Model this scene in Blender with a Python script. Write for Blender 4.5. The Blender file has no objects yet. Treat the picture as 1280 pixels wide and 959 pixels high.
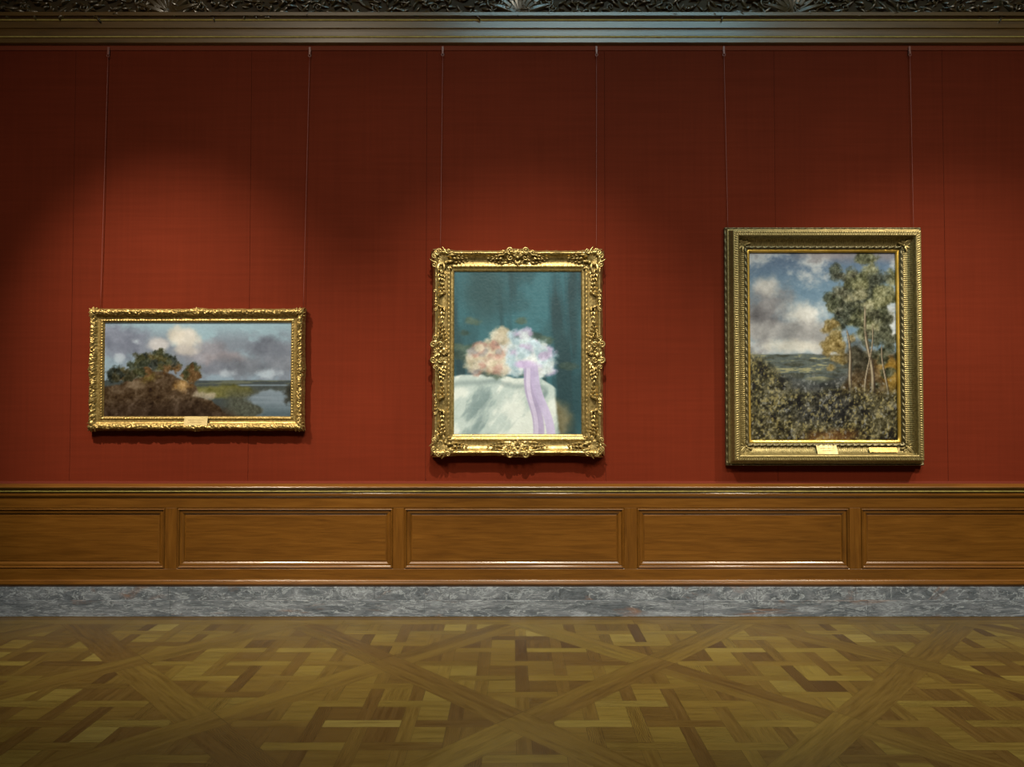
import bpy, bmesh, math, random
import numpy as np
from mathutils import Vector, Matrix
random.seed(7)
SC = bpy.context.scene
COL = SC.collection
PI = math.pi

# ------------------------------------------------------------------ camera
F = 880.0
D = 5.57
CH = 1.68
TH = math.radians(1.4)
cam_d = bpy.data.cameras.new('camera')
cam = bpy.data.objects.new('camera', cam_d)
COL.objects.link(cam)
cam.location = (0, -D, CH)
cam.rotation_euler = (PI / 2 + TH, 0, 0)
cam_d.sensor_fit = 'HORIZONTAL'
cam_d.sensor_width = 36
cam_d.lens = F / 1280 * 36
cam_d.clip_end = 60
SC.camera = cam


def W(px, py, h=0.0):
    """measured position on the plane h metres in front of the wall -> (x, z)"""
    dx = (px - 640) / F
    dy = -(py - 479.5) / F
    d = Vector((dx, math.cos(TH) - dy * math.sin(TH), math.sin(TH) + dy * math.cos(TH)))
    k = (D - h) / d.y
    return d.x * k, CH + d.z * k


# ------------------------------------------------------------------ nodes
def mat(name):
    m = bpy.data.materials.new(name)
    m.use_nodes = True
    nt = m.node_tree
    b = nt.nodes['Principled BSDF']
    return m, nt, b


def N(nt, typ, **kw):
    n = nt.nodes.new(typ)
    for k, v in kw.items():
        if k in n.inputs:
            n.inputs[k].default_value = v
        else:
            setattr(n, k, v)
    return n


def ramp(nt, stops, fac, interp='LINEAR'):
    r = nt.nodes.new('ShaderNodeValToRGB')
    r.color_ramp.interpolation = interp
    e = r.color_ramp.elements
    while len(e) > 1:
        e.remove(e[-1])
    e[0].position = stops[0][0]
    c = stops[0][1]
    e[0].color = (*c, 1)
    for p, c in stops[1:]:
        x = e.new(p)
        x.color = (*c, 1)
    nt.links.new(fac, r.inputs['Fac'])
    return r


def mix(nt, a, b, fac, blend='MIX'):
    n = nt.nodes.new('ShaderNodeMix')
    n.data_type = 'RGBA'
    n.blend_type = blend
    if isinstance(fac, float):
        n.inputs[0].default_value = fac
    else:
        nt.links.new(fac, n.inputs[0])
    for i, v in ((6, a), (7, b)):
        if isinstance(v, tuple):
            n.inputs[i].default_value = (*v, 1)
        else:
            nt.links.new(v, n.inputs[i])
    return n.outputs[2]


def mapping(nt, src, scale=(1, 1, 1), loc=(0, 0, 0)):
    mp = nt.nodes.new('ShaderNodeMapping')
    mp.inputs['Scale'].default_value = scale
    mp.inputs['Location'].default_value = loc
    nt.links.new(src, mp.inputs['Vector'])
    return mp.outputs[0]


def noise(nt, vec, scale, detail=4, rough=.55, dist=0.0):
    n = N(nt, 'ShaderNodeTexNoise')
    n.inputs['Scale'].default_value = scale
    n.inputs['Detail'].default_value = detail
    n.inputs['Roughness'].default_value = rough
    n.inputs['Distortion'].default_value = dist
    nt.links.new(vec, n.inputs['Vector'])
    return n.outputs['Fac']


def bump(nt, b, h, strength=.3, dist=.002):
    n = N(nt, 'ShaderNodeBump')
    n.inputs['Strength'].default_value = strength
    n.inputs['Distance'].default_value = dist
    nt.links.new(h, n.inputs['Height'])
    nt.links.new(n.outputs[0], b.inputs['Normal'])


def wood(name, dark, mid, light, rough=.32, coat=.3, spec=.5, figure=1.0, coat_rough=.12):
    m, nt, b = mat(name)
    uv = N(nt, 'ShaderNodeUVMap').outputs[0]
    v1 = mapping(nt, uv, (1.2, 14, 1))
    n1 = noise(nt, v1, 2.2, 6, .6, .6)
    v2 = mapping(nt, uv, (5, 160, 1))
    n2 = noise(nt, v2, 1.0, 3, .6)
    v3 = mapping(nt, uv, (.5, 2.2, 1))
    n3 = noise(nt, v3, 1.3, 3, .5)
    c = ramp(nt, [(.25, dark), (.5, mid), (.78, light)], n1).outputs[0]
    fine = ramp(nt, [(.3, (.72, .70, .66)), (.62, (1.06, 1.05, 1.03))], n2).outputs[0]
    c = mix(nt, c, fine, .55 * figure, 'MULTIPLY')
    big = ramp(nt, [(.3, (.78, .76, .74)), (.7, (1.15, 1.14, 1.1))], n3).outputs[0]
    c = mix(nt, c, big, .7, 'MULTIPLY')
    nt.links.new(c, b.inputs['Base Color'])
    b.inputs['Roughness'].default_value = rough
    b.inputs['Specular IOR Level'].default_value = spec
    b.inputs['Coat Weight'].default_value = coat
    b.inputs['Coat Roughness'].default_value = coat_rough
    bump(nt, b, n2, .08, .001)
    return m


M_WAIN = wood('wainscot_oak', (.075, .029, .0035), (.115, .046, .0055), (.150, .064, .0095), .30, .3)
M_CORN = wood('cornice_walnut', (.075, .034, .005), (.115, .054, .0075), (.150, .072, .012), .5, .9, coat_rough=.27)
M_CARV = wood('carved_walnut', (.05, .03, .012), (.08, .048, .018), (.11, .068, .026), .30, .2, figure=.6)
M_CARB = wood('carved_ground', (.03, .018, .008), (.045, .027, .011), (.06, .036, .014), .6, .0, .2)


def floor_mat():
    m, nt, b = mat('parquet_oak')
    uv = N(nt, 'ShaderNodeUVMap').outputs[0]
    at = N(nt, 'ShaderNodeAttribute', attribute_name='plank')
    sep = N(nt, 'ShaderNodeSeparateColor')
    nt.links.new(at.outputs['Color'], sep.inputs[0])
    base = ramp(nt, [(0, (.043, .023, .005)), (.25, (.071, .042, .008)), (.55, (.101, .068, .012)),
                     (.8, (.124, .092, .018)), (1, (.150, .117, .029))], sep.outputs[0]).outputs[0]
    n1 = noise(nt, mapping(nt, uv, (2.2, 26, 1)), 1.6, 5, .62, .4)
    g = ramp(nt, [(.28, (.62, .58, .52)), (.5, (.97, .97, .96)), (.72, (1.2, 1.2, 1.18))], n1).outputs[0]
    c = mix(nt, base, g, .95, 'MULTIPLY')
    n2 = noise(nt, mapping(nt, uv, (8, 220, 1)), 1.0, 3, .6)
    g2 = ramp(nt, [(.3, (.74, .72, .68)), (.6, (1.05, 1.05, 1.04))], n2).outputs[0]
    c = mix(nt, c, g2, .6, 'MULTIPLY')
    # strong flame figure on some boards
    w = N(nt, 'ShaderNodeTexWave', wave_type='BANDS', bands_direction='Y')
    w.inputs['Scale'].default_value = 9
    w.inputs['Distortion'].default_value = 9
    w.inputs['Detail'].default_value = 2
    w.inputs['Detail Scale'].default_value = .7
    nt.links.new(mapping(nt, uv, (2.6, 3.2, 1)), w.inputs['Vector'])
    fg = ramp(nt, [(.10, (.36, .31, .24)), (.34, (1, 1, 1))], w.outputs['Fac']).outputs[0]
    fgm = mix(nt, (1., 1., 1.), fg, sep.outputs[1])
    c = mix(nt, c, fgm, .85, 'MULTIPLY')
    pos = N(nt, 'ShaderNodeTexCoord').outputs['Object']
    n3 = noise(nt, pos, .7, 3, .5)
    g3 = ramp(nt, [(.3, (.86, .86, .84)), (.7, (1.1, 1.1, 1.08))], n3).outputs[0]
    c = mix(nt, c, g3, .7, 'MULTIPLY')
    nt.links.new(c, b.inputs['Base Color'])
    rr = ramp(nt, [(.3, (.34,) * 3), (.7, (.46,) * 3)], n1).outputs[0]
    nt.links.new(rr, b.inputs['Roughness'])
    b.inputs['Specular IOR Level'].default_value = .4
    b.inputs['Coat Weight'].default_value = .12
    b.inputs['Coat Roughness'].default_value = .25
    bump(nt, b, n1, .05, .001)
    return m


def gold(name, lo, mid, hi, rough=.36, metal=.85, scale=60, bstr=.3):
    m, nt, b = mat(name)
    pos = N(nt, 'ShaderNodeTexCoord').outputs['Object']
    n1 = noise(nt, pos, scale, 4, .6)
    c = ramp(nt, [(.3, lo), (.5, mid), (.7, hi)], n1).outputs[0]
    nt.links.new(c, b.inputs['Base Color'])
    n2 = noise(nt, pos, scale * .35, 3, .5)
    r = ramp(nt, [(.3, (rough - .07,) * 3), (.7, (rough + .12,) * 3)], n2).outputs[0]
    nt.links.new(r, b.inputs['Roughness'])
    b.inputs['Metallic'].default_value = metal
    n3 = noise(nt, pos, scale * 6, 3, .6)
    bump(nt, b, n3, bstr, .0015)
    return m


M_GOLD_A = gold('antique_gilding', (.17, .11, .030), (.31, .215, .068), (.46, .34, .135), .38, .68)
M_GOLD_B = gold('bright_gilding', (.22, .155, .050), (.38, .28, .105), (.56, .44, .20), .34, .74)
M_GOLD_C = gold('dull_bronze_gilding', (.14, .108, .040), (.225, .178, .068), (.31, .252, .108), .42, .6)
M_GOLD_D = gold('darkened_gilding', (.075, .064, .032), (.135, .115, .058), (.21, .178, .095), .42, .6)
M_SLIP = gold('burnished_gold_leaf', (.62, .40, .06), (.72, .48, .09), (.80, .56, .14), .34, .8, 12, .05)
M_BEAD = gold('highlight_bead', (.50, .38, .10), (.60, .47, .14), (.70, .56, .18), .45, .35, 30, .05)  # yellow colour stands in for lamp reflections along the cornice beads
M_BRASS = gold('pale_brass', (.44, .34, .15), (.52, .41, .19), (.60, .48, .23), .55, .35, 40, .05)
M_BEAD2 = gold('olive_highlight_bead', (.10, .08, .012), (.14, .115, .018), (.18, .15, .026), .45, .3, 30, .05)  # highlight line under the wainscot cap, put into the colour
M_BRASS2 = gold('tarnished_brass', (.30, .20, .06), (.38, .26, .08), (.46, .32, .11), .42, .7, 40, .05)
M_INK, _nt, _b = mat('engraved_line')
_b.inputs['Base Color'].default_value = (.20, .13, .04, 1)
_b.inputs['Roughness'].default_value = .6


def fabric_mat():
    m, nt, b = mat('red_wall_velvet')
    pos = N(nt, 'ShaderNodeTexCoord').outputs['Object']
    # slubs and faint bands of the woven pile
    h1 = noise(nt, mapping(nt, pos, (.8, 1, 22)), 1.6, 5, .6)
    v1 = noise(nt, mapping(nt, pos, (30, 1, .7)), 1.4, 4, .6)
    big = noise(nt, mapping(nt, pos, (.8, 1, .8)), 1.0, 4, .6)
    c = ramp(nt, [(.3, (.104, .0148, .0052)), (.7, (.121, .0176, .0066))], h1).outputs[0]
    k = ramp(nt, [(.3, (.93, .92, .92)), (.7, (1.06, 1.07, 1.07))], v1).outputs[0]
    c = mix(nt, c, k, .8, 'MULTIPLY')
    k2 = ramp(nt, [(.3, (.9, .9, .9)), (.7, (1.08, 1.08, 1.08))], big).outputs[0]
    c = mix(nt, c, k2, .8, 'MULTIPLY')
    nt.links.new(c, b.inputs['Base Color'])
    b.inputs['Roughness'].default_value = .85
    b.inputs['Specular IOR Level'].default_value = .06
    b.inputs['Sheen Weight'].default_value = .045
    b.inputs['Sheen Roughness'].default_value = .4
    b.inputs['Sheen Tint'].default_value = (.9, .45, .4, 1)
    w = noise(nt, mapping(nt, pos, (380, 1, 380)), 1.0, 2, .5)
    bump(nt, b, w, .25, .001)
    return m


M_FAB = fabric_mat()
M_BRAID, nt_, b_ = mat('red_gimp_braid')
b_.inputs['Base Color'].default_value = (.150, .030, .014, 1)
b_.inputs['Roughness'].default_value = 1.0
b_.inputs['Specular IOR Level'].default_value = .1
M_BRAID2, nt_, b_ = mat('faded_gimp_braid')
b_.inputs['Base Color'].default_value = (.130, .025, .014, 1)
b_.inputs['Roughness'].default_value = 1.0
b_.inputs['Specular IOR Level'].default_value = .1
M_HOOK, nt_, b_ = mat('painted_hook')
b_.inputs['Base Color'].default_value = (.22, .07, .05, 1)
b_.inputs['Roughness'].default_value = .45
M_CORD, nt_, b_ = mat('red_wire')
b_.inputs['Base Color'].default_value = (.20, .045, .03, 1)
b_.inputs['Roughness'].default_value = .5
M_DARK, nt_, b_ = mat('dark_backing')
b_.inputs['Base Color'].default_value = (.02, .014, .008, 1)
b_.inputs['Roughness'].default_value = .8
M_CEIL, nt_, b_ = mat('ceiling_plaster')
b_.inputs['Base Color'].default_value = (.42, .38, .30, 1)
b_.inputs['Roughness'].default_value = .9


def marble_mat(name, stretch):
    m, nt, b = mat(name)
    pos = N(nt, 'ShaderNodeTexCoord').outputs['Object']
    v = mapping(nt, pos, stretch)
    n1 = noise(nt, v, 2.6, 8, .68, .7)
    base = ramp(nt, [(.30, (.042, .055, .070)), (.44, (.090, .108, .132)), (.56, (.140, .160, .190)), (.68, (.21, .24, .28)), (.8, (.33, .37, .42))], n1).outputs[0]
    n2 = noise(nt, v, 3.2, 6, .62, 1.2)
    vein = ramp(nt, [(.47, (0, 0, 0)), (.5, (.9, .9, .9)), (.53, (0, 0, 0))], n2).outputs[0]
    c = mix(nt, base, (.30, .345, .39), vein)
    n2b = noise(nt, mapping(nt, v, (1, 1, 1), (7, 3, 5)), 4.0, 6, .62, 1.0)
    vd = ramp(nt, [(.48, (0, 0, 0)), (.5, (.8, .8, .8)), (.52, (0, 0, 0))], n2b).outputs[0]
    c = mix(nt, c, (.030, .036, .042), vd)
    n3 = noise(nt, v, 1.5, 6, .7, .8)
    rust = ramp(nt, [(.58, (0, 0, 0)), (.70, (.8, .8, .8))], n3).outputs[0]
    c = mix(nt, c, (.17, .105, .08), rust)
    n4 = noise(nt, v, 26, 4, .7, .4)
    g = ramp(nt, [(.3, (.7, .7, .7)), (.7, (1.25, 1.25, 1.25))], n4).outputs[0]
    c = mix(nt, c, g, .8, 'MULTIPLY')
    nt.links.new(c, b.inputs['Base Color'])
    b.inputs['Roughness'].default_value = .32
    return m


M_MARB = marble_mat('grey_breccia_marble', (1.7, 1, 3.4))
M_MARB2 = marble_mat('grey_veined_marble', (1.1, 1, 7.0))


# ------------------------------------------------------------------ mesh helpers
def finish(name, me, m, parent=None, smooth=False, loc=(0, 0, 0)):
    o = bpy.data.objects.new(name, me)
    COL.objects.link(o)
    for x in (m if isinstance(m, list) else [m]):
        me.materials.append(x)
    if smooth:
        me.polygons.foreach_set('use_smooth', [True] * len(me.polygons))
    o.location = loc
    if parent is not None:
        o.parent = parent
    return o


class MB:
    """collects vertices, faces and uvs"""
    def __init__(s):
        s.v = []; s.f = []; s.uv = []; s.mi = []; s.cur = 0

    def vert(s, p):
        s.v.append(tuple(p)); return len(s.v) - 1

    def face(s, idx, uv=None):
        s.f.append(tuple(idx)); s.uv.append(uv or [(0, 0)] * len(idx)); s.mi.append(s.cur)

    def box(s, x0, x1, y0, y1, z0, z1, grain='x', bev=.0015):
        bm = bmesh.new()
        r = bmesh.ops.create_cube(bm, size=1)
        for v in bm.verts:
            v.co = Vector((x0 + (v.co.x + .5) * (x1 - x0), y0 + (v.co.y + .5) * (y1 - y0), z0 + (v.co.z + .5) * (z1 - z0)))
        if bev:
            bmesh.ops.bevel(bm, geom=bm.edges[:], offset=bev, segments=1, affect='EDGES')
        s.add_bm(bm, grain)

    def add_bm(s, bm, grain='x'):
        off = len(s.v)
        du, dv = random.random() * 30, random.random() * 30
        bm.verts.index_update()
        for v in bm.verts:
            s.v.append(tuple(v.co))
        for f in bm.faces:
            n = f.normal
            uvs = []
            for v in f.verts:
                x, y, z = v.co
                if grain == 'x':
                    u, w = x, (z if abs(n.y) > .5 else y + z)
                else:
                    u, w = z, (x if abs(n.y) > .5 else y + x)
                uvs.append((u + du, w + dv))
            s.face([off + v.index for v in f.verts], uvs)
        bm.free()

    def mesh(s, name):
        me = bpy.data.meshes.new(name)
        me.from_pydata(s.v, [], s.f)
        ul = me.uv_layers.new(name='UVMap')
        flat = [c for f in s.uv for p in f for c in p]
        ul.data.foreach_set('uv', flat)
        if any(s.mi):
            me.polygons.foreach_set('material_index', s.mi)
        me.update()
        return me

    def build(s, name, m, parent=None, smooth=False):
        me = s.mesh(name)
        bm = bmesh.new(); bm.from_mesh(me)
        bmesh.ops.recalc_face_normals(bm, faces=bm.faces[:])
        bm.to_mesh(me); bm.free()
        return finish(name, me, m, parent, smooth)


def empty(name, loc=(0, 0, 0), parent=None):
    o = bpy.data.objects.new(name, None)
    COL.objects.link(o)
    o.location = loc
    if parent: o.parent = parent
    return o


def tag(o, label, cat, group=None):
    o['label'] = label; o['category'] = cat
    if group: o['group'] = group
    return o


def structure(o):
    o['kind'] = 'structure'; return o


def extrude_profile(mb, prof, x0, x1, seg=1.0):
    """prof: list of (h, z); sweeps along x between x0 and x1"""
    n = max(1, int((x1 - x0) / seg))
    du = random.random() * 20
    L = [0]
    for i in range(1, len(prof)):
        L.append(L[-1] + math.dist(prof[i], prof[i - 1]))
    rows = []
    for k in range(n + 1):
        x = x0 + (x1 - x0) * k / n
        rows.append([mb.vert((x, -h, z)) for h, z in prof])
    for k in range(n):
        xa = x0 + (x1 - x0) * k / n; xb = x0 + (x1 - x0) * (k + 1) / n
        for i in range(len(prof) - 1):
            mb.face([rows[k][i], rows[k + 1][i], rows[k + 1][i + 1], rows[k][i + 1]],
                    [(xa + du, L[i]), (xb + du, L[i]), (xb + du, L[i + 1]), (xa + du, L[i + 1])])
    mb.face(rows[0]); mb.face(rows[-1][::-1])


def arc(h0, z0, h1, z1, bulge, n=6):
    """points from (h0,z0) to (h1,z1) bowed by bulge to the left of travel"""
    pts = []
    dx, dz = h1 - h0, z1 - z0
    L = math.hypot(dx, dz)
    nx, nz = -dz / L, dx / L
    for i in range(n + 1):
        t = i / n
        b = math.sin(PI * t) * bulge
        pts.append((h0 + dx * t + nx * b, z0 + dz * t + nz * b))
    return pts


# ------------------------------------------------------------------ carved ornament helpers
class Orn:
    """carving in a local plane: a = along, o = across, h = off the wall; mapped by M"""
    def __init__(s, M):
        s.M = M; s.mb = MB()

    def petal(s, a, o, ang, L, Wd, H, h0, curl=0.0, tip=.4, groove=.35, ns=7, nw=6):
        mb = s.mb
        rows = []
        ca, co = a, o
        th = ang
        for i in range(ns + 1):
            t = i / ns
            w = Wd * (math.sin(PI * (t * .86 + .10)) ** .8)
            if i == ns: w = Wd * .12
            hh = H * (math.sin(PI * min(1, t * .75 + .08)) + tip * t * t)
            row = []
            for j in range(nw + 1):
                q = j / nw * 2 - 1
                off = q * w * .5
                prof = math.cos(q * PI / 2) ** .6 if abs(q) < 1 else 0
                prof -= groove * math.exp(-(q / .16) ** 2)
                row.append(mb.vert(s.M(ca - math.sin(th) * off, co + math.cos(th) * off, h0 + hh * max(prof, -.2))))
            rows.append(row)
            ca += math.cos(th) * L / ns
            co += math.sin(th) * L / ns
            th += curl / ns
        for i in range(ns):
            for j in range(nw):
                mb.face([rows[i][j], rows[i + 1][j], rows[i + 1][j + 1], rows[i][j + 1]])

    def tube(s, pts, rads, nseg=7, flat=1.0):
        mb = s.mb
        P = [Vector(p) for p in pts]
        rows = []
        for i, p in enumerate(P):
            d = (P[min(i + 1, len(P) - 1)] - P[max(i - 1, 0)]).normalized()
            n1 = d.cross(Vector((0, 0, 1)))
            if n1.length < .01: n1 = Vector((1, 0, 0))
            n1.normalize()
            n2 = d.cross(n1).normalized()
            row = []
            for k in range(nseg):
                a = 2 * PI * k / nseg
                q = p + (n1 * math.cos(a) + n2 * math.sin(a) * flat) * rads[i]
                row.append(mb.vert(s.M(q.x, q.y, q.z)))
            rows.append(row)
        for i in range(len(P) - 1):
            for k in range(nseg):
                k2 = (k + 1) % nseg
                mb.face([rows[i][k], rows[i][k2], rows[i + 1][k2], rows[i + 1][k]])
        mb.face(rows[0][::-1]); mb.face(rows[-1])

    def scroll(s, a, o, r, start, turns, sgn, rad, h, tail=0.0, n=22, rise=.006):
        """spiral of outer radius r around (a,o); optional straight-ish tail"""
        pts = []; rr = []
        for i in range(n + 1):
            t = i / n
            q = r * (1 - .82 * t)
            th = start + sgn * t * turns * 2 * PI
            pts.append((a + q * math.cos(th), o + q * math.sin(th), h + rise * t))
            rr.append(rad * (1 - .45 * t))
        if tail:
            th = start
            tx, ty = math.sin(th) * sgn, -math.cos(th) * sgn
            pre = []
            for i in range(6, 0, -1):
                t = i / 6
                pre.append((pts[0][0] + tx * tail * t + math.cos(th) * .25 * tail * t * t,
                            pts[0][1] + ty * tail * t + math.sin(th) * .25 * tail * t * t, h - .004 * t))
            rr = [rad * (1 - .6 * i / 6) for i in range(6, 0, -1)] + rr
            pts = pre + pts
        s.tube(pts, rr)
        e = pts[-1]
        s.ball(e[0], e[1], e[2], rad * 1.1)

    def ball(s, a, o, h, r, sq=1.0, nu=7, nv=5):
        mb = s.mb
        top = mb.vert(s.M(a, o, h + r * sq)); rows = []
        for i in range(1, nv):
            ph = PI * i / nv * .62
            rows.append([mb.vert(s.M(a + r * math.sin(ph) * math.cos(2 * PI * k / nu), o + r * math.sin(ph) * math.sin(2 * PI * k / nu), h + r * sq * math.cos(ph))) for k in range(nu)])
        for k in range(nu):
            mb.face([top, rows[0][k], rows[0][(k + 1) % nu]])
        for i in range(len(rows) - 1):
            for k in range(nu):
                mb.face([rows[i][k], rows[i + 1][k], rows[i + 1][(k + 1) % nu], rows[i][(k + 1) % nu]])

    def fan(s, a, o, ang, spread, n, L, Wd, H, h0, curl=.5, mid=1.15):
        for k in range(n):
            q = k / (n - 1) * 2 - 1 if n > 1 else 0
            s.petal(a, o, ang + q * spread, L * (mid - (mid - .8) * abs(q)), Wd, H, h0, curl * q, tip=.5)

    def spray(s, a, o, ang, n, step, L, Wd, H, h0, side=1):
        """alternating leaves along a stem"""
        ca, co = a, o
        for k in range(n):
            for sg in (1, -1):
                f = 1 - .55 * k / max(1, n)
                s.petal(ca, co, ang + sg * .75, L * f, Wd * f, H * f, h0, -sg * .9, tip=.7)
            ca += math.cos(ang) * step; co += math.sin(ang) * step
        s.petal(ca, co, ang, L * .6, Wd * .6, H * .6, h0, .3)

    def build(s, name, m, parent):
        return s.mb.build(name, m, parent, True)


# ------------------------------------------------------------------ numpy noise
_rng = np.random.RandomState(5)
_PERM = _rng.rand(256, 256)


def vnoise(x, y):
    xi = np.floor(x).astype(int); yi = np.floor(y).astype(int)
    fx = x - xi; fy = y - yi
    fx = fx * fx * (3 - 2 * fx); fy = fy * fy * (3 - 2 * fy)
    g = lambda a, b: _PERM[a & 255, b & 255]
    return (g(xi, yi) * (1 - fx) + g(xi + 1, yi) * fx) * (1 - fy) + (g(xi, yi + 1) * (1 - fx) + g(xi + 1, yi + 1) * fx) * fy


def fbm(x, y, oct=5, gain=.5):
    s = 0; a = 1; t = 0
    for i in range(oct):
        s = s + a * vnoise(x * 2 ** i + 17.3 * i, y * 2 ** i + 9.1 * i); t += a; a *= gain
    return s / t


def sst(a, b, x):
    t = np.clip((x - a) / (b - a), 0, 1)
    return t * t * (3 - 2 * t)


# ------------------------------------------------------------------ frame mouldings as carved height fields
def frame_mesh(name, x0, x1, z0, z1, prof, relief, m, parent, y0, ds=.006, scallop=None):
    """x0..z1 outer edges; prof list of (t, h); relief(rail, a, t, L) -> dh array"""
    T = []; Hh = []
    for i in range(len(prof) - 1):
        (ta, ha), (tb, hb) = prof[i], prof[i + 1]
        n = max(1, int(math.dist((ta, ha), (tb, hb)) / .0045))
        for k in range(n):
            T.append(ta + (tb - ta) * k / n); Hh.append(ha + (hb - ha) * k / n)
    T.append(prof[-1][0]); Hh.append(prof[-1][1])
    T = np.array(T); Hh = np.array(Hh)
    verts = []; faces = []
    for rail in range(4):
        L = (x1 - x0) if rail % 2 == 0 else (z1 - z0)
        n = int(L / ds)
        S = np.linspace(0, 1, n + 1)
        a = T[None, :] + S[:, None] * (L - 2 * T[None, :])
        t = np.repeat(T[None, :], n + 1, 0)
        h = np.repeat(Hh[None, :], n + 1, 0) + relief(rail, a, t, L)
        o = t.copy()
        if scallop is not None:
            o = o - scallop(rail, a, L) * np.clip(1 - t / .05, 0, 1)
        if rail == 0: X, Z = x0 + a, z1 - o        # top
        elif rail == 1: X, Z = x1 - o, z1 - a      # right
        elif rail == 2: X, Z = x1 - a, z0 + o      # bottom
        else: X, Z = x0 + o, z0 + a                # left
        off = len(verts)
        nt = len(T)
        P = np.stack([X, y0 - h, Z], -1).reshape(-1, 3)
        verts += [tuple(p) for p in P.tolist()]
        for i in range(n):
            for j in range(nt - 1):
                q = off + i * nt + j
                faces.append((q, q + 1, q + nt + 1, q + nt))
    me = bpy.data.meshes.new(name)
    me.from_pydata(verts, [], faces)
    bm = bmesh.new(); bm.from_mesh(me)
    bmesh.ops.remove_doubles(bm, verts=bm.verts, dist=.0004)
    bmesh.ops.recalc_face_normals(bm, faces=bm.faces[:])
    bm.to_mesh(me); bm.free()
    o = finish(name, me, m, parent, True)
    return o


def railmap(rail, x0, x1, z0, z1, y0):
    if rail == 0: return lambda a, o, h: (x0 + a, y0 - h, z1 - o)
    if rail == 1: return lambda a, o, h: (x1 - o, y0 - h, z1 - a)
    if rail == 2: return lambda a, o, h: (x1 - a, y0 - h, z0 + o)
    return lambda a, o, h: (x0 + o, y0 - h, z0 + a)


def canvas(name, x0, x1, z0, z1, y, paint, nx, nz, m, parent, tone=1.0):
    u = np.linspace(0, 1, nx + 1); v = np.linspace(0, 1, nz + 1)
    U, V = np.meshgrid(u, v)
    rgb = np.clip(paint(U, V), 0, 1) * tone
    lin = np.where(rgb <= .04045, rgb / 12.92, ((rgb + .055) / 1.055) ** 2.4)
    tex = (fbm(U * nx * .35, V * nz * .35, 2) - .5) * .0012
    X = x0 + U * (x1 - x0); Z = z0 + V * (z1 - z0); Y = y - tex
    verts = np.stack([X, Y, Z], -1).reshape(-1, 3)
    n = (nx + 1)
    I = (np.arange(nz)[:, None] * n + np.arange(nx)[None, :]).reshape(-1)
    fc = np.stack([I, I + 1, I + n + 1, I + n], -1)
    me = bpy.data.meshes.new(name)
    me.from_pydata(verts.tolist(), [], fc.tolist())
    ca = me.color_attributes.new('paint', 'FLOAT_COLOR', 'POINT')
    c4 = np.concatenate([lin.reshape(-1, 3), np.ones((lin.size // 3, 1))], 1).astype(np.float32)
    ca.data.foreach_set('color', c4.reshape(-1))
    # canvas has thickness: turned edges
    bm = bmesh.new(); bm.from_mesh(me)
    ed = [e for e in bm.edges if e.is_boundary]
    r = bmesh.ops.extrude_edge_only(bm, edges=ed)
    for e in r['geom']:
        if isinstance(e, bmesh.types.BMVert): e.co.y = y + .012
    bm.to_mesh(me); bm.free()
    return finish(name, me, m, parent, True)


def paint_mat():
    m, nt, b = mat('oil_paint')
    at = N(nt, 'ShaderNodeAttribute', attribute_name='paint')
    nt.links.new(at.outputs['Color'], b.inputs['Base Color'])
    b.inputs['Roughness'].default_value = .45
    b.inputs['Specular IOR Level'].default_value = .25
    return m


M_PAINT = paint_mat()


def C(*rgb):
    return np.array(rgb) / 255.


def lay(base, col, a):
    if not isinstance(col, np.ndarray) or col.ndim == 1:
        col = np.array(col)[None, None, :]
    return base * (1 - a[..., None]) + col * a[..., None]


def blob(U, V, cx, cy, rx, ry, soft=.35, wob=.25, f=6, seed=0, asp=1.0):
    d = np.sqrt(((U - cx) / rx) ** 2 + ((V - cy) / ry) ** 2)
    d = d + (fbm(U * f * asp + seed, V * f + seed * 1.7, 5, .6) - .5) * 2 * wob
    return 1 - sst(1 - soft, 1 + soft * .3, d)


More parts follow.
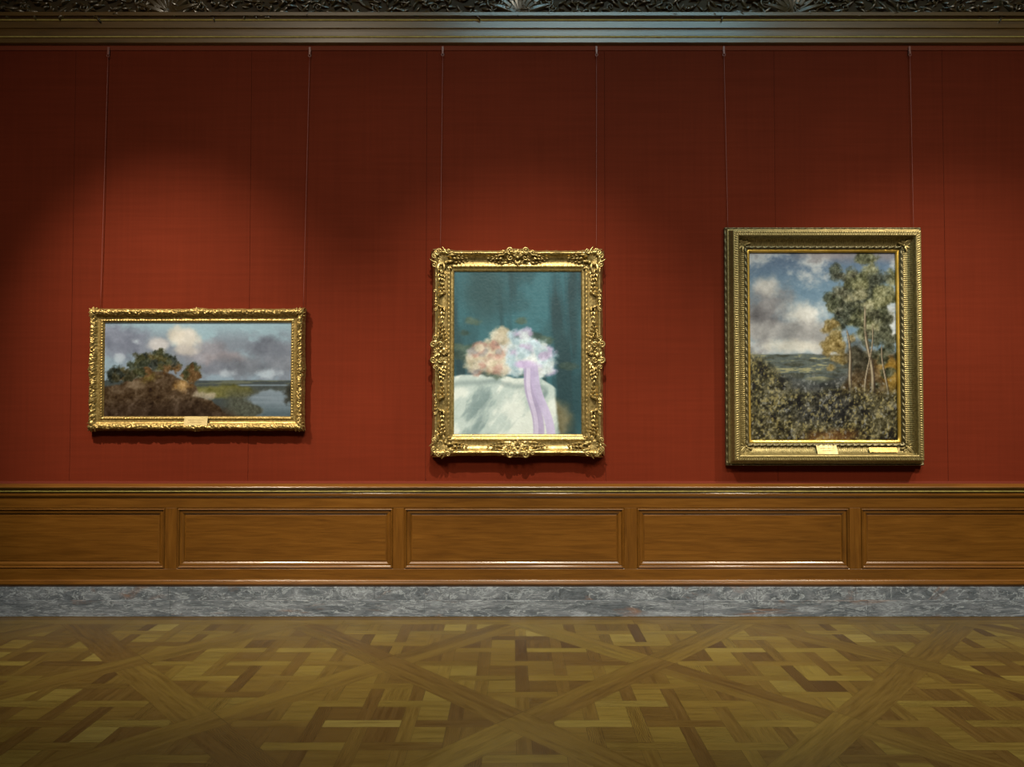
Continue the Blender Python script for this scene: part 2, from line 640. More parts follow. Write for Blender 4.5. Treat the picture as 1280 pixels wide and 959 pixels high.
# ------------------------------------------------------------------ the pictures (plain generic stand-ins)
def paint_wide(U, V):
    A = 2.0
    n = fbm(U * 6 * A, V * 6, 5); n2 = fbm(U * 14 * A + 5, V * 14 + 3, 5, .6); n3 = fbm(U * 44 * A + 5, V * 44 + 3, 3, .7)
    gx = lambda k: k[..., None] - .5
    base = np.zeros(U.shape + (3,)) + C(138, 164, 172)
    base = lay(base, C(128, 146, 158), sst(.8, .4, V) * .9)
    cl = fbm(U * 3.0 * A + 2.1, V * 3.6 + 8, 6, .55)
    base = lay(base, C(112, 120, 130), sst(.42, .60, cl) * sst(1.0, .75, V) * .9)
    cum = fbm(U * 7 * A + 3, V * 8 + 1, 4, .5)
    for cx, cy, rx, ry, c, s in ((.10, .76, .15, .24, C(112, 118, 132), 9), (.52, .66, .15, .16, C(132, 132, 138), 3), (.66, .60, .14, .14, C(138, 134, 138), 4),
                                 (.92, .68, .15, .20, C(98, 104, 114), 6), (.80, .52, .22, .12, C(104, 110, 118), 12), (.58, .50, .16, .10, C(110, 116, 126), 14),
                                 (.46, .82, .075, .14, C(192, 186, 172), 2), (.38, .84, .06, .12, C(196, 190, 174), 7), (.30, .76, .07, .08, C(170, 168, 164), 5), (.43, .70, .09, .08, C(176, 172, 164), 15)):
        base = lay(base, c + gx(cum) * .22, blob(U, V, cx, cy, rx, ry, .55, .75, 4, s, A) * .93)
    for cx, cy, rx, ry, s in ((.65, .46, .05, .05, 21), (.88, .46, .07, .05, 23), (.08, .62, .03, .06, 25), (.17, .80, .03, .05, 26)):
        base = lay(base, C(176, 188, 194), blob(U, V, cx, cy, rx, ry, .7, .9, 7, s, A) * .7)
    hz = .385 + .006 * (fbm(U * 9, V * 0, 3) - .5)
    land = sst(hz + .008, hz - .008, V)
    base = lay(base, C(58, 66, 66), land)
    base = lay(base, C(100, 104, 84), sst(.55, .62, fbm(U * 7, V * 60, 3)) * land * sst(.3, .36, V) * .7)
    base = lay(base, C(92, 90, 44) + gx(n2) * .3, blob(U, V, .63, .27, .20, .085, .4, .5, 6, 31, A))
    bend = .80 + .05 * np.sin(V * 26) + (n - .5) * .12
    w = land * sst(-.02, .03, U - bend) * sst(.30, .26, V + (n2 - .5) * .05)
    w = np.maximum(w, land * sst(.70, .74, U) * sst(.012, .004, np.abs(V - .335)) * .8)
    base = lay(base, C(70, 72, 58) + gx(n3) * .2, land * sst(.36, .2, V) * sst(.6, .7, U) * .8)
    base = lay(base, C(112, 126, 134) + gx(fbm(U * 4, V * 40, 3)) * .12, w)
    base = lay(base, C(72, 88, 94), w * sst(.18, .02, V))
    base = lay(base, C(36, 36, 28) + gx(n3) * .12, blob(U, V, 1.02, .25, .07, .13, .4, .7, 7, 47, A))
    bank = .34 + .13 * np.exp(-((U - .28) / .16) ** 2) - .40 * sst(.36, .80, U) + (n - .5) * .14
    bk = sst(bank + .015, bank - .02, V)
    col = C(64, 48, 30)[None, None] + gx(n2) * .34 + gx(n3) * .16
    base = lay(base, np.clip(col, .02, 1), bk)
    base = lay(base, C(156, 124, 74) + gx(n2) * .4 + gx(n3) * .2, blob(U, V, .42, .34, .05, .13, .6, .8, 7, 51, A) * .9)
    base = lay(base, C(160, 150, 128) + gx(n3) * .2, blob(U, V, .54, .23, .07, .045, .6, .8, 8, 57, A) * .8)
    base = lay(base, C(112, 96, 74) + gx(n2) * .3, blob(U, V, .17, .34, .09, .05, .7, .9, 9, 58, A) * .7)
    base = lay(base, C(98, 84, 34) + gx(n3) * .2, blob(U, V, .24, .42, .06, .06, .6, .9, 9, 53, A) * .7)
    for k in range(46):
        r = random.Random(k + 17)
        cx = .04 + .46 * r.random()
        cy = .44 + .17 * math.exp(-((cx - .29) / .10) ** 2) + r.gauss(0, .035)
        c = [C(38, 44, 30), C(52, 54, 30), C(34, 40, 34), C(84, 60, 30), C(46, 44, 26), C(66, 62, 32)][k % 6]
        base = lay(base, c + gx(n3) * .26 + gx(n2) * .2, blob(U, V, cx, cy, .025 + .02 * r.random(), .045 + .035 * r.random(), .4, 1.0, 13, 60 + k, A) * .95)
    fg = sst(.22, .06, V + (n - .5) * .14 + .24 * sst(.5, .9, U))
    base = lay(base, C(46, 32, 20) + gx(n2) * .3 + gx(n3) * .1, fg * .85)
    return base + gx(n3) * .05


def paint_tall(U, V):
    """still life: a loose heap of pale blooms and white cloth in front of a teal hanging"""
    A = .785
    gx = lambda k: k[..., None] - .5
    n = fbm(U * 5 * A, V * 5, 5); n2 = fbm(U * 16 * A + 5, V * 16 + 3, 5, .6); n3 = fbm(U * 40 * A + 5, V * 40 + 3, 3, .7)
    fold = fbm(U * 8 + .6 * V, V * 1.4, 5)
    base = np.zeros(U.shape + (3,)) + C(48, 88, 98)
    base = lay(base, C(40, 64, 70), sst(.42, .62, fold))
    base = lay(base, C(62, 108, 118), sst(.5, .34, fold) * .6)
    base = lay(base, C(42, 64, 66), blob(U, V, .26, .88, .22, .25, .7, .4, 3, 2, A) * .7)
    base = lay(base, C(44, 74, 80), sst(.5, .7, n) * .5)
    base = lay(base, C(36, 62, 68), blob(U, V, .95, .2, .2, .34, .7, .4, 3, 4, A) * .8)
    base = lay(base, C(96, 94, 70) + gx(n2) * .25, blob(U, V, .68, .10, .24, .16, .4, .4, 4, 8, A))
    cf = fbm(U * 5 - V * 5, V * 2.2 + U * 2, 5, .55)
    cloth = lay(np.zeros(U.shape + (3,)) + C(172, 190, 188), C(120, 142, 144), sst(.48, .66, cf))
    cloth = lay(cloth, C(206, 217, 212), sst(.46, .34, cf) * .85) + gx(n2) * .08
    edge = .36 - .10 * sst(.55, .95, U) + (fbm(U * 6, V * 0, 3) - .5) * .05
    base = lay(base, cloth, sst(edge + .008, edge - .008, V) * sst(.80, .76, U + (n - .5) * .10 + .12 * (V - .2)))
    base = lay(base, C(104, 124, 126), sst(.03, .0, np.abs(V - edge + .05)) * sst(.75, .7, U) * .5)
    # a loose heap of foliage and blooms, no two alike
    for k in range(40):
        r = random.Random(k + 3)
        cx = .44 + r.gauss(0, .21); cy = .50 + r.gauss(0, .075)
        base = lay(base, (C(74, 92, 80) if k % 2 else C(52, 70, 64)) + gx(n2) * .2, blob(U, V, cx, cy, .07, .028, .5, 1.0, 9, 100 + k, A) * .8)
    for k in range(170):
        r = random.Random(k + 71)
        cx = .14 + .62 * r.random(); cy = .38 + .26 * r.random() * math.sin(PI * min(1, max(0, (cx - .06) / .76))) ** .7
        warm = cx < .40
        c = ([C(178, 174, 152), C(166, 160, 138), C(160, 128, 118), C(186, 182, 164), C(136, 138, 138)] if warm else
             [C(160, 186, 198), C(188, 204, 208), C(172, 164, 194), C(150, 178, 190), C(198, 208, 210)])[k % 5]
        q = .022 + .022 * r.random()
        base = lay(base, c + gx(n2) * .35 + gx(n3) * .12, blob(U, V, cx, cy, q * 1.5, q, .7, 1.1, 13, 200 + k, A) * .85)
    rx = .58 + .20 * (.42 - V) + .012 * np.sin(V * 17)
    for off, wd_, c in [(0, .050, C(166, 158, 192)), (.095, .040, C(178, 172, 206)), (-.02, .018, C(194, 190, 216))]:
        rb = sst(wd_, wd_ * .7, np.abs(U - rx - off * (1 - V * 1.6))) * sst(.46, .40, V) * sst(.0, .03, V + (.12 if off > 0 else 1) - .14 * (off > 0) * 0)
        base = lay(base, c + gx(fold) * .2 + gx(n2) * .1, rb * .92)
    base = lay(base, C(180, 170, 206) + gx(n2) * .25, blob(U, V, .55, .43, .10, .035, .5, .7, 7, 400, A))
    return base + gx(n3) * .035


def paint_upright(U, V):
    A = .79
    gx = lambda k: k[..., None] - .5
    n = fbm(U * 6 * A, V * 6, 5); n2 = fbm(U * 16 * A + 5, V * 16 + 3, 5, .62); n3 = fbm(U * 46 * A + 5, V * 46 + 3, 3, .75)
    n4 = fbm(U * 80 * A + 25, V * 70 + 13, 2, .8)
    base = np.zeros(U.shape + (3,)) + C(92, 120, 144)
    base = lay(base, C(66, 84, 112), sst(.78, 1, V) * .8)
    cl = fbm(U * 3.6 * A + 4.4 - V * 1.6, V * 4.4 + 1.3 + U, 6, .6)
    base = lay(base, C(168, 174, 180), sst(.44, .62, cl) * .9)
    base = lay(base, C(112, 112, 120), sst(.58, .72, cl) * .8)
    base = lay(base, C(120, 114, 120), blob(U, V, .6, 1.0, .5, .07, .7, .7, 5, 3, A) * .8)
    cum = fbm(U * 9 * A + 3, V * 9 + 1, 5, .6)
    for cx, cy, rx, ry, c, s in ((.12, .72, .18, .14, C(120, 118, 122), 5), (.09, .82, .11, .06, C(168, 168, 168), 4), (.38, .66, .20, .11, C(198, 198, 196), 8), (.08, .62, .2, .09, C(98, 98, 104), 6),
                                 (.28, .57, .32, .07, C(134, 136, 140), 9), (.3, .50, .36, .05, C(184, 184, 180), 10), (.92, .62, .1, .12, C(176, 182, 188), 12)):
        base = lay(base, c + gx(cum) * .34, blob(U, V, cx, cy, rx, ry, .65, .8, 6, s, A) * .9)
    hz = .455 + .012 * (fbm(U * 5, V * 0, 3) - .5)
    land = sst(hz + .006, hz - .006, V)
    base = lay(base, C(74, 84, 84), land)
    strip = fbm(U * 6, V * 40, 5, .6)
    base = lay(base, C(146, 144, 108), sst(.5, .64, strip) * land * sst(.28, .36, V) * .85)
    base = lay(base, C(56, 60, 52) + gx(n3) * .2, sst(.5, .38, strip) * land * .85)
    base = lay(base, C(54, 58, 60) + gx(n2) * .4 + gx(n3) * .2, sst(.36, .28, V + (n - .5) * .14))
    mound = .14 + .32 * sst(.40, .85, U) + (n - .5) * .12
    base = lay(base, C(72, 58, 36) + gx(n3) * .3 + gx(n2) * .35, sst(mound + .03, mound - .03, V))
    base = lay(base, C(124, 98, 36) + gx(n3) * .3, blob(U, V, .96, .36, .09, .12, .6, .9, 9, 14, A) * .85)
    # crowns first, trunks over their lower half
    for k in range(90):
        r = random.Random(k + 40)
        cx = .76 + r.gauss(0, .105); cy = .70 + r.gauss(0, .115)
        c = [C(54, 60, 44), C(70, 74, 50), C(44, 50, 40), C(96, 98, 70), C(60, 62, 48), C(116, 116, 92)][k % 6]
        base = lay(base, c + gx(n3) * .40 + gx(n4) * .24, blob(U, V, cx, cy, .045 + .03 * r.random(), .032 + .026 * r.random(), .5, 1.1, 13, 600 + k, A) * .9)
    for k in range(40):
        r = random.Random(k + 140)
        left = k % 2
        cx = (.58 if left else .90) + r.gauss(0, .045); cy = (.52 if left else .50) + r.gauss(0, .07)
        c = C(112, 98, 58) if left else C(50, 54, 40)
        base = lay(base, c + gx(n3) * .36 + gx(n4) * .2, blob(U, V, cx, cy, .04, .03, .5, 1.1, 14, 700 + k, A) * .85)
    base = lay(base, C(48, 44, 34) + gx(n3) * .3, blob(U, V, .74, .44, .13, .13, .6, .8, 7, 99, A) * .75)
    for k, (xa, xb, top, wd_) in enumerate(((.70, .66, .60, .020), (.84, .78, .72, .022), (.93, .90, .52, .013), (.78, .84, .62, .012))):
        t = np.clip((V - .22) / (top - .22), 0, 1)
        xc = xa + (xb - xa) * t + .010 * np.sin(V * 16 + k * 2)
        ww = wd_ * (1 - .65 * t)
        tr = sst(ww, ww * .55, np.abs(U - xc)) * sst(.21, .24, V) * sst(top, top - .04, V) * (.45 + .55 * sst(.35, .5, n2 + .1))
        base = lay(base, C(58, 48, 38), tr)
        base = lay(base, C(158, 150, 130), sst(ww * .6, ww * .2, np.abs(U - xc + ww * .2)) * tr * .8)
    ug = sst(.30, .18, V - .26 * np.exp(-(U / .17) ** 2) - .05 * sst(.6, 1, U) + (n - .5) * .2)
    c = C(58, 56, 38)[None, None] + gx(n3) * .45 + gx(n2) * .35 + gx(n4) * .3
    base = lay(base, np.clip(c, .08, 1), ug * .92)
    base = lay(base, C(40, 42, 44) + gx(n3) * .3 + gx(n4) * .2, blob(U, V, .55, .15, .3, .10, .7, .9, 7, 77, A) * .75)
    base = lay(base, C(98, 70, 40) + gx(n3) * .3, blob(U, V, .55, .02, .2, .05, .7, .8, 7, 78, A) * .8)
    base = lay(base, C(134, 124, 76), sst(.60, .70, n4) * ug * .5)
    base = lay(base, C(134, 138, 140), sst(.66, .74, fbm(U * 50, V * 50 + 40, 3, .7)) * sst(.4, .3, V) * .5)
    return base + gx(n3) * .05 + gx(n4) * .04


# ------------------------------------------------------------------ room shell
XL, XR, YB, ZT = -8.6, 8.6, -9.0, 6.9
zs = lambda py: W(640, py)[1]          # height on the wall plane

# wall: lengths of fabric butted at seams
seam_px = (92, 313, 533, 756, 969, 1180)
sx = [W(p, 250)[0] for p in seam_px]
sx = [sx[0] - 1.39 * k for k in (5, 4, 3, 2, 1)] + sx + [sx[-1] + 1.39 * k for k in (1, 2, 3, 4)]
z_rail = zs(58)
z_cap = zs(608)
wall = MB()
for a, b in zip(sx[:-1], sx[1:]):
    a, b = max(a, XL), min(b, XR)
    wall.box(a + .0007, b - .0007, 0, .05, .02, 4.9, 'z', .0016)
structure(wall.build('wall_back', M_FAB))
bk = MB(); bk.box(XL, XR, .052, .2, -.05, ZT, 'x', 0)
structure(bk.build('wall_core', M_DARK))
for nm, xa, xb in (('wall_left', XL - .2, XL), ('wall_right', XR, XR + .2)):
    sw = MB(); sw.box(xa, xb, YB, .2, -.05, ZT, 'z', 0)
    structure(sw.build(nm, M_FAB))

# gimp braid at the top of the fabric
br = MB()
z2 = zs(58.0); z1 = zs(63.5)
extrude_profile(br, [(0, z1), (.005, z1 + .001), (.006, z1 + .004), (.006, z2 + .01), (0, z2 + .012)], XL, XR, 20)
structure(br.build('trim_1', M_BRAID, None, False))
br = MB()
z1, z2 = zs(607.5), zs(601.8)
extrude_profile(br, [(0, z1), (.004, z1 + .001), (.005, (z1 + z2) / 2), (.004, z2 - .002), (0, z2)], XL, XR, 20)
structure(br.build('trim_9', M_BRAID2))

# cornice (architrave): three stepped bands with beads
def zc(py, h): return W(640, py, h)[1]
co = MB()
hs = .02
prof = [(-.001, zc(57.0, .0)), (.010, zc(56.6, .01)), (.030, zc(53.6, .03))]
prof += [(.032, zc(53.0, .03)), (.0322, zc(47.6, .032))]
prof += [(.034, zc(47.2, .034)), (.034, zc(44.8, .034))]
prof += [(.036, zc(44.6, .036)), (.0362, zc(38.6, .036))]
prof += arc(.038, zc(38.0, .04), .048, zc(35.0, .048), .004, 5)
prof += [(.050, zc(34.6, .05)), (.0502, zc(26.6, .05))]
prof += [(.053, zc(26.3, .053)), (.053, zc(23.8, .053))]
prof += [(.056, zc(23.6, .056))] + arc(.058, zc(23.2, .058), .082, zc(19.4, .082), .010, 8)
prof += [(.084, zc(19.2, .084)), (.0842, zc(15.2, .084)), (.083, zc(14.9, .084)), (.055, zc(14.0, .1) + .02)]
prof += [(.05, zc(14.0, .1) + .02), (-.001, zc(14.0, .1) + .02)]
extrude_profile(co, prof, XL, XR, 2.8)
structure(co.build('trim_2', M_CORN))

def bead(name, py, h, hgt, out, m, parent=None):
    b = MB()
    za_, zb_ = W(640, py + hgt / 2, h)[1], W(640, py - hgt / 2, h)[1]
    extrude_profile(b, [(h - .006, za_)] + arc(h, za_, h, zb_, -out, 6) + [(h - .006, zb_)], XL, XR, 2.8)
    return structure(b.build(name, m, parent, False))


bead('trim_7', 46.0, .036, 1.9, .006, M_BEAD)
bead('trim_8', 25.0, .055, 1.9, .006, M_BEAD)

# carved frieze above it: foliage on a board
zf = zc(14.0, .1) + .0
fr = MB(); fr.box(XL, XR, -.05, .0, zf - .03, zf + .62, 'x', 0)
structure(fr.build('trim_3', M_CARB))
og = Orn(lambda a, o, h: (a, -.05 - h, zf + o))
for sd, xc in enumerate([W(p, 5)[0] for p in (-220, 215, 650, 988, 1420)]):
    for q in range(-4, 5):
        og.petal(xc, .0, PI / 2 + q * .30, .30 - .012 * abs(q), .055, .035, .0, .22 * q / 4, .6)
    for sg in (1, -1):
        og.scroll(xc + sg * .22, .10, .07, PI / 2, 1.4, sg, .012, .012)
rr = random.Random(11)
x = XL + .1
k = 0
while x < XR - .1:
    for row in range(8):
        oo = .016 + row * .046 + rr.uniform(-.014, .014)
        dirn = (0 if (k + row) % 2 else PI) + rr.uniform(-.8, .8)
        og.petal(x + rr.uniform(-.03, .03), oo, dirn, rr.uniform(.055, .10), rr.uniform(.018, .030), rr.uniform(.016, .032), 0, rr.uniform(-1.4, 1.4), .9)
    if k % 4 == 0:
        og.scroll(x, .05 + .09 * ((k // 4) % 2), .036, rr.uniform(0, 6), 1.3, 1 if k % 8 else -1, .007, .016)
    og.ball(x + .03, rr.uniform(.02, .2), .012, rr.uniform(.006, .010))
    x += .058; k += 1
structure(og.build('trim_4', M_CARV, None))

# ceiling cove and flat
ce = MB()
extrude_profile(ce, [(.0, zf + .60), (.16, zf + .62), (.18, zf + .66), (.18, zf + .72)] + arc(.2, zf + .74, 1.3, ZT - .1, .25, 10) + [(1.32, ZT), (.0, ZT)], XL, XR, 20)
structure(ce.build('trim_5', M_CEIL))
cl = MB(); cl.box(XL, XR, YB, .2, ZT, ZT + .1, 'x', 0)
structure(cl.build('ceiling', M_CEIL))

# ------------------------------------------------------------------ wainscot
HF = .030      # face of stiles and rails in front of the fabric
wc = empty('trim_6'); structure(wc)
zw = lambda py, h=HF: W(640, py, h)[1]
cap = MB()
P = [(-.001, zw(605.5, .06))]
P += [(.050, zw(607.6, .06))] + arc(.054, zw(607.9, .06), .054, zw(611.2, .06), .009, 7) + [(.050, zw(611.9, .055)), (.046, zw(612.8, .05))]
P += [(.040, zw(613.0, .045)), (.038, zw(616.4, .045)), (.042, zw(616.7, .042))]
P += arc(.043, zw(617.0, .04), .037, zw(621.6, .04), .004, 6) + [(.034, zw(622.4, .035)), (.030, zw(622.9, .03)), (-.001, zw(622.9, .03))]
extrude_profile(cap, P, XL, XR, 2.8)
cap.build('cap_moulding', M_WAIN, wc)
bead('bead', 614.6, .046, 2.5, .006, M_BEAD2, wc)
bs = MB()
P = [(-.001, zw(723.4)), (.030, zw(723.4)), (.031, zw(724.6))] + arc(.034, zw(724.8, .035), .046, zw(727.8, .04), .004, 5) + arc(.048, zw(728.0, .045), .046, zw(731.9, .045), .005, 5) + [(.044, zw(732.4, .045)), (.038, zw(733.6, .04)), (-.001, zw(733.6, .04))]
extrude_profile(bs, P, XL, XR, 2.8)
bs.build('base_moulding', M_WAIN, wc)

# panel openings (measured on the face of the wainscot)
ops = [(-70, 206.5), (221, 491.5), (505, 780.5), (796, 1062), (1076, 1352)]
ops = [(W(a, 670, HF)[0], W(b, 670, HF)[0]) for a, b in ops]
ops = [(ops[0][0] - 1.84 * k, ops[0][1] - 1.84 * k) for k in (2, 1)] + ops + [(ops[-1][0] + 1.84 * k, ops[-1][1] + 1.84 * k) for k in (1, 2)]
pz0, pz1 = zw(711.5), zw(635)
zr1, zr0 = zw(622.9, .03), zw(724)
rl = MB(); rl.box(XL, XR, -HF, 0, pz1, zr1, 'x', .0012)
rl.build('rail', M_WAIN, wc)
rl = MB(); rl.box(XL, XR, -HF, 0, zr0, pz0, 'x', .0012)
rl.build('rail', M_WAIN, wc)
ops = [(max(a, XL + .08), min(b, XR - .08)) for a, b in ops]
edges = [XL] + [v for ab in ops for v in ab] + [XR]
for i in range(0, len(edges), 2):
    st = MB(); st.box(edges[i], edges[i + 1], -HF, 0, pz0 + .0005, pz1 - .0005, 'z', .0012)
    st.build('stile', M_WAIN, wc)
ops = [(max(a, XL + .08), min(b, XR - .08)) for a, b in ops]
for a, b in ops:
    mb = MB()
    pr = [(0, HF - .003), (.004, HF - .006)] + [(.006 + .013 * t / 6, HF - .003 + .007 * math.sin(PI * t / 6)) for t in range(7)] + \
         [(.0205, HF - .007), (.024, HF - .009)] + [(.026 + .026 * t / 6, HF - .007 - .008 * (t / 6) ** 1.3 + .003 * math.sin(PI * t / 6)) for t in range(7)] + [(.054, .011), (.058, .0125), (.064, .014)]
    cor = []
    for (t, h) in pr:
        cor.append([mb.vert((a + t, -h, pz0 + t)), mb.vert((b - t, -h, pz0 + t)), mb.vert((b - t, -h, pz1 - t)), mb.vert((a + t, -h, pz1 - t))])
    du = random.random() * 30
    for i in range(len(pr) - 1):
        for k in range(4):
            k2 = (k + 1) % 4
            ln = (b - a) if k % 2 == 0 else (pz1 - pz0)
            q0, q1 = pr[i][0] + k * 3, pr[i + 1][0] + k * 3
            mb.face([cor[i][k], cor[i][k2], cor[i + 1][k2], cor[i + 1][k]], [(du, q0), (du + ln, q0), (du + ln, q1), (du, q1)])
    t, h = pr[-1]
    u0 = random.random() * 40
    mb.face(cor[-1], [(u0, 0), (u0 + b - a, 0), (u0 + b - a, pz1 - pz0), (u0, pz1 - pz0)])
    mb.build('panel', M_WAIN, wc)

# ------------------------------------------------------------------ marble base
zm1, zm2 = zw(734.0, .046), zw(750.3, .05)
bb = empty('baseboard_back'); structure(bb)
z_fl = 0.0
xs = [W(p, 740, .05)[0] for p in (-180, 210, 468, 700, 946, 1070, 1330)]
xs = [XL] + xs + [XR]
for a, b in zip(xs[:-1], xs[1:]):
    mb = MB(); mb.box(a + .0006, b - .0006, -.046, 0, zm2, zm1, 'x', .0015)
    mb.build('slab', M_MARB, bb)
xs = [XL] + [W(p, 757, .06)[0] for p in (-260, 212, 530, 880, 1085)] + [XR]
for a, b in zip(xs[:-1], xs[1:]):
    mb = MB(); mb.box(a + .0006, b - .0006, -.051, 0, z_fl + .001, zm2 - .0015, 'x', .001)
    mb.build('plinth', M_MARB2, bb)

# ------------------------------------------------------------------ parquet floor
PER = 1.68
FX = W(650, 830)[0] * 0 + .06
FY = -.185
BW = .20              # width of the diagonal bands
GAP = .0008


class Floor:
    def __init__(s):
        s.v = []; s.f = []; s.uv = []; s.col = []

    def plank(s, poly, grain, shade=None, fig=None):
        """poly: list of (x,y) ccw; grain: direction angle"""
        if len(poly) < 3: return
        cx = sum(p[0] for p in poly) / len(poly); cy = sum(p[1] for p in poly) / len(poly)
        A = 0
        for i in range(len(poly)):
            x0, y0 = poly[i]; x1, y1 = poly[(i + 1) % len(poly)]
            A += x0 * y1 - x1 * y0
        if abs(A) < .0004: return
        if max(p[1] for p in poly) < YB or min(p[0] for p in poly) > XR or max(p[0] for p in poly) < XL: return
        if A < 0: poly = poly[::-1]
        g = GAP
        q = []
        for x, y in poly:
            d = math.hypot(x - cx, y - cy)
            k = max(0, 1 - g / max(d, .001))
            q.append((cx + (x - cx) * k, cy + (y - cy) * k))
        ids = []
        ca, sa = math.cos(grain), math.sin(grain)
        du, dv = random.random() * 50, random.random() * 50
        if shade is None: shade = min(1, max(0, random.gauss(.47, .19)))
        if fig is None: fig = 1.0 if random.random() < .16 else (random.random() * .45)
        for x, y in q:
            s.v.append((x, y, 0)); ids.append(len(s.v) - 1)
            s.uv.append((x * ca + y * sa + du, -x * sa + y * ca + dv))
            s.col.append((shade, fig, 0, 1))
        s.f.append(ids)


def clip(poly, a, b, c):
    """keep a*x+b*y<=c"""
    out = []
    n = len(poly)
    for i in range(n):
        p, q = poly[i], poly[(i + 1) % n]
        dp, dq = a * p[0] + b * p[1] - c, a * q[0] + b * q[1] - c
        if dp <= 0: out.append(p)
        if dp * dq < 0:
            t = dp / (dp - dq)
            out.append((p[0] + (q[0] - p[0]) * t, p[1] + (q[1] - p[1]) * t))
    return out


fl = Floor()
YW = -.050
BORD = -.236          # field starts here
# two boards along the wall
for (ya, yb, sh) in ((YW - .085, YW + .01, .22), (BORD, YW - .085, .40)):
    x = XL
    while x < XR:
        x2 = x + random.uniform(1.4, 2.4)
        fl.plank([(x, ya), (x2, ya), (x2, yb), (x, yb)], 0, sh + random.uniform(-.07, .1), .1)
        x = x2
half = PER / 2
SQ = PER / math.sqrt(2)
inner = half - BW / math.sqrt(2)       # |dx|+|dy| limit inside the bands
PW, PP = .078, .24


def emit(rect, cx, cy, grain, **kw):
    p = rect
    for sa in (1, -1):
        for sb in (1, -1):
            p = clip(p, sa, sb, inner + sa * cx + sb * cy)
            if not p: return
    p = clip(p, 0, 1, BORD)
    if p: fl.plank(p, grain, **kw)


def R4(x0, x1, y0, y1): return [(x0, y0), (x1, y0), (x1, y1), (x0, y1)]


for r in range(-1, 12):
    for c in range(-6, 7):
        cx = FX + c * PER + (half if r % 2 == 0 else 0)
        cy = FY - r * half
        hw = PW / 2
        M = 3
        for i in range(-M, M + 1):
            for j in range(-M, M + 1):
                x, y = cx + i * PP, cy + j * PP
                if (i + j) % 2 == 0:   # horizontal strip passes over
                    emit(R4(x - PP + hw, x + PP - hw, y - hw, y + hw), cx, cy, 0, shade=min(1, max(0, random.gauss(.58, .17))))
                else:
                    emit(R4(x - hw, x + hw, y - PP + hw, y + PP - hw), cx, cy, PI / 2, shade=min(1, max(0, random.gauss(.34, .13))))
                # square between strips
                fg = 0 if random.random() < .72 else PI / 2
                emit(R4(x + hw, x + PP - hw, y + hw, y + PP - hw), cx, cy, fg, shade=min(1, max(0, random.gauss(.52 if fg == 0 else .30, .20))))
# diagonal bands, two boards wide; at each crossing one of them runs through
for r in range(-1, 13):
    for c in range(-7, 8):
        nx = FX + c * PER + (0 if r % 2 == 0 else half)
        ny = FY - r * half
        for sg in (1, -1):
            # from the node (nx,ny) to the next node (nx+sg*half, ny-half)
            ang = math.atan2(-half, sg * half)
            d = (math.cos(ang), math.sin(ang)); nrm = (-d[1], d[0])
            over0 = (c + r + (0 if sg == 1 else 1)) % 2 == 0
            over1 = (c + r + 1 + (0 if sg == 1 else 1)) % 2 == 0
            e0 = -BW / 2 if over0 else BW / 2
            e1 = SQ + (BW / 2 if False else -BW / 2) if not over1 else SQ - BW / 2
            wsp = random.uniform(-.02, .02)
            shb = random.gauss(.36 if sg == 1 else .46, .12)
            for (wa, wb) in ((-BW / 2, wsp), (wsp, BW / 2)):
                pl = [(nx + d[0] * t + nrm[0] * w, ny + d[1] * t + nrm[1] * w) for t, w in ((e0, wa), (e1, wa), (e1, wb), (e0, wb))]
                pl = clip(pl, 0, 1, BORD)
                if pl: fl.plank(pl, ang, shade=min(1, max(0, shb + random.uniform(-.12, .12))), fig=1.0 if random.random() < .12 else .15)
me = bpy.data.meshes.new('floor')
me.from_pydata(fl.v, [], fl.f)
ul = me.uv_layers.new(name='UVMap')
li = [0] * len(me.loops); me.loops.foreach_get('vertex_index', li)
ul.data.foreach_set('uv', [c for i in li for c in fl.uv[i]])
ca = me.color_attributes.new('plank', 'FLOAT_COLOR', 'POINT')
ca.data.foreach_set('color', [c for q in fl.col for c in q])
floor = structure(finish('floor', me, floor_mat()))
sb = MB(); sb.box(XL, XR, YB, .2, -.08, -.0015, 'x', 0)
structure(sb.build('floor_bed', M_DARK, floor))

# ------------------------------------------------------------------ painting 1: long landscape, left
G1 = 'gilt framed paintings on the red wall'
H1 = .075
zero = lambda rail, a, t, L: np.zeros_like(a)


def foliage(a, t, f, seed, sharp=1.6):
    wx = fbm(a * f + seed, t * f, 3) * 1.3
    q = fbm(a * f * 1.3 + wx * 1.5, t * f * 1.6 + wx + seed, 3, .55)
    return (1 - np.abs(2 * q - 1) * 1.9).clip(0, 1) ** sharp


x0, zt = W(110, 385.5, .05); x1, zb = W(381, 538.5, .05)
x0 = W(111.5, 460, .05)[0]; x1 = W(380.5, 460, .05)[0]
p1 = empty('painting', (0, 0, 0))
tag(p1, 'wide landscape painting in a carved gilt frame, the lowest and leftmost of the three', 'painting', G1)
cxm, czm = (x0 + x1) / 2, (zt + zb) / 2
p1.location = (cxm, 0, zb)
base_off = Vector((-cxm, 0, -zb))


def shift(root):
    """children were modelled in room coordinates"""
    for c in root.children:
        c.location = Vector(c.location) - root.location


prof1 = [(.010, 0), (.006, .02), (.0, .030), (.008, .042), (.012, .055), (.018, .066), (.028, .071), (.040, .068), (.052, .058), (.062, .050),
         (.070, .0475), (.080, .047), (.088, .045), (.091, .050), (.096, .053), (.101, .050), (.104, .044), (.108, .040), (.112, .034)]


def relief1(rail, a, t, L):
    band = sst(.006, .014, t) * sst(.064, .052, t)
    r = foliage(a, t, 40, rail * 7.3, 1.2) * .014 * band
    c = np.abs(a - L / 2)
    swag = .5 + .5 * np.cos(a * 2 * PI / .115)
    r += band * .004 * swag
    # small leaf edging near the picture
    eg = sst(.088, .093, t) * sst(.103, .098, t)
    r += eg * .0028 * np.cos(a * 2 * PI / .022)
    return r


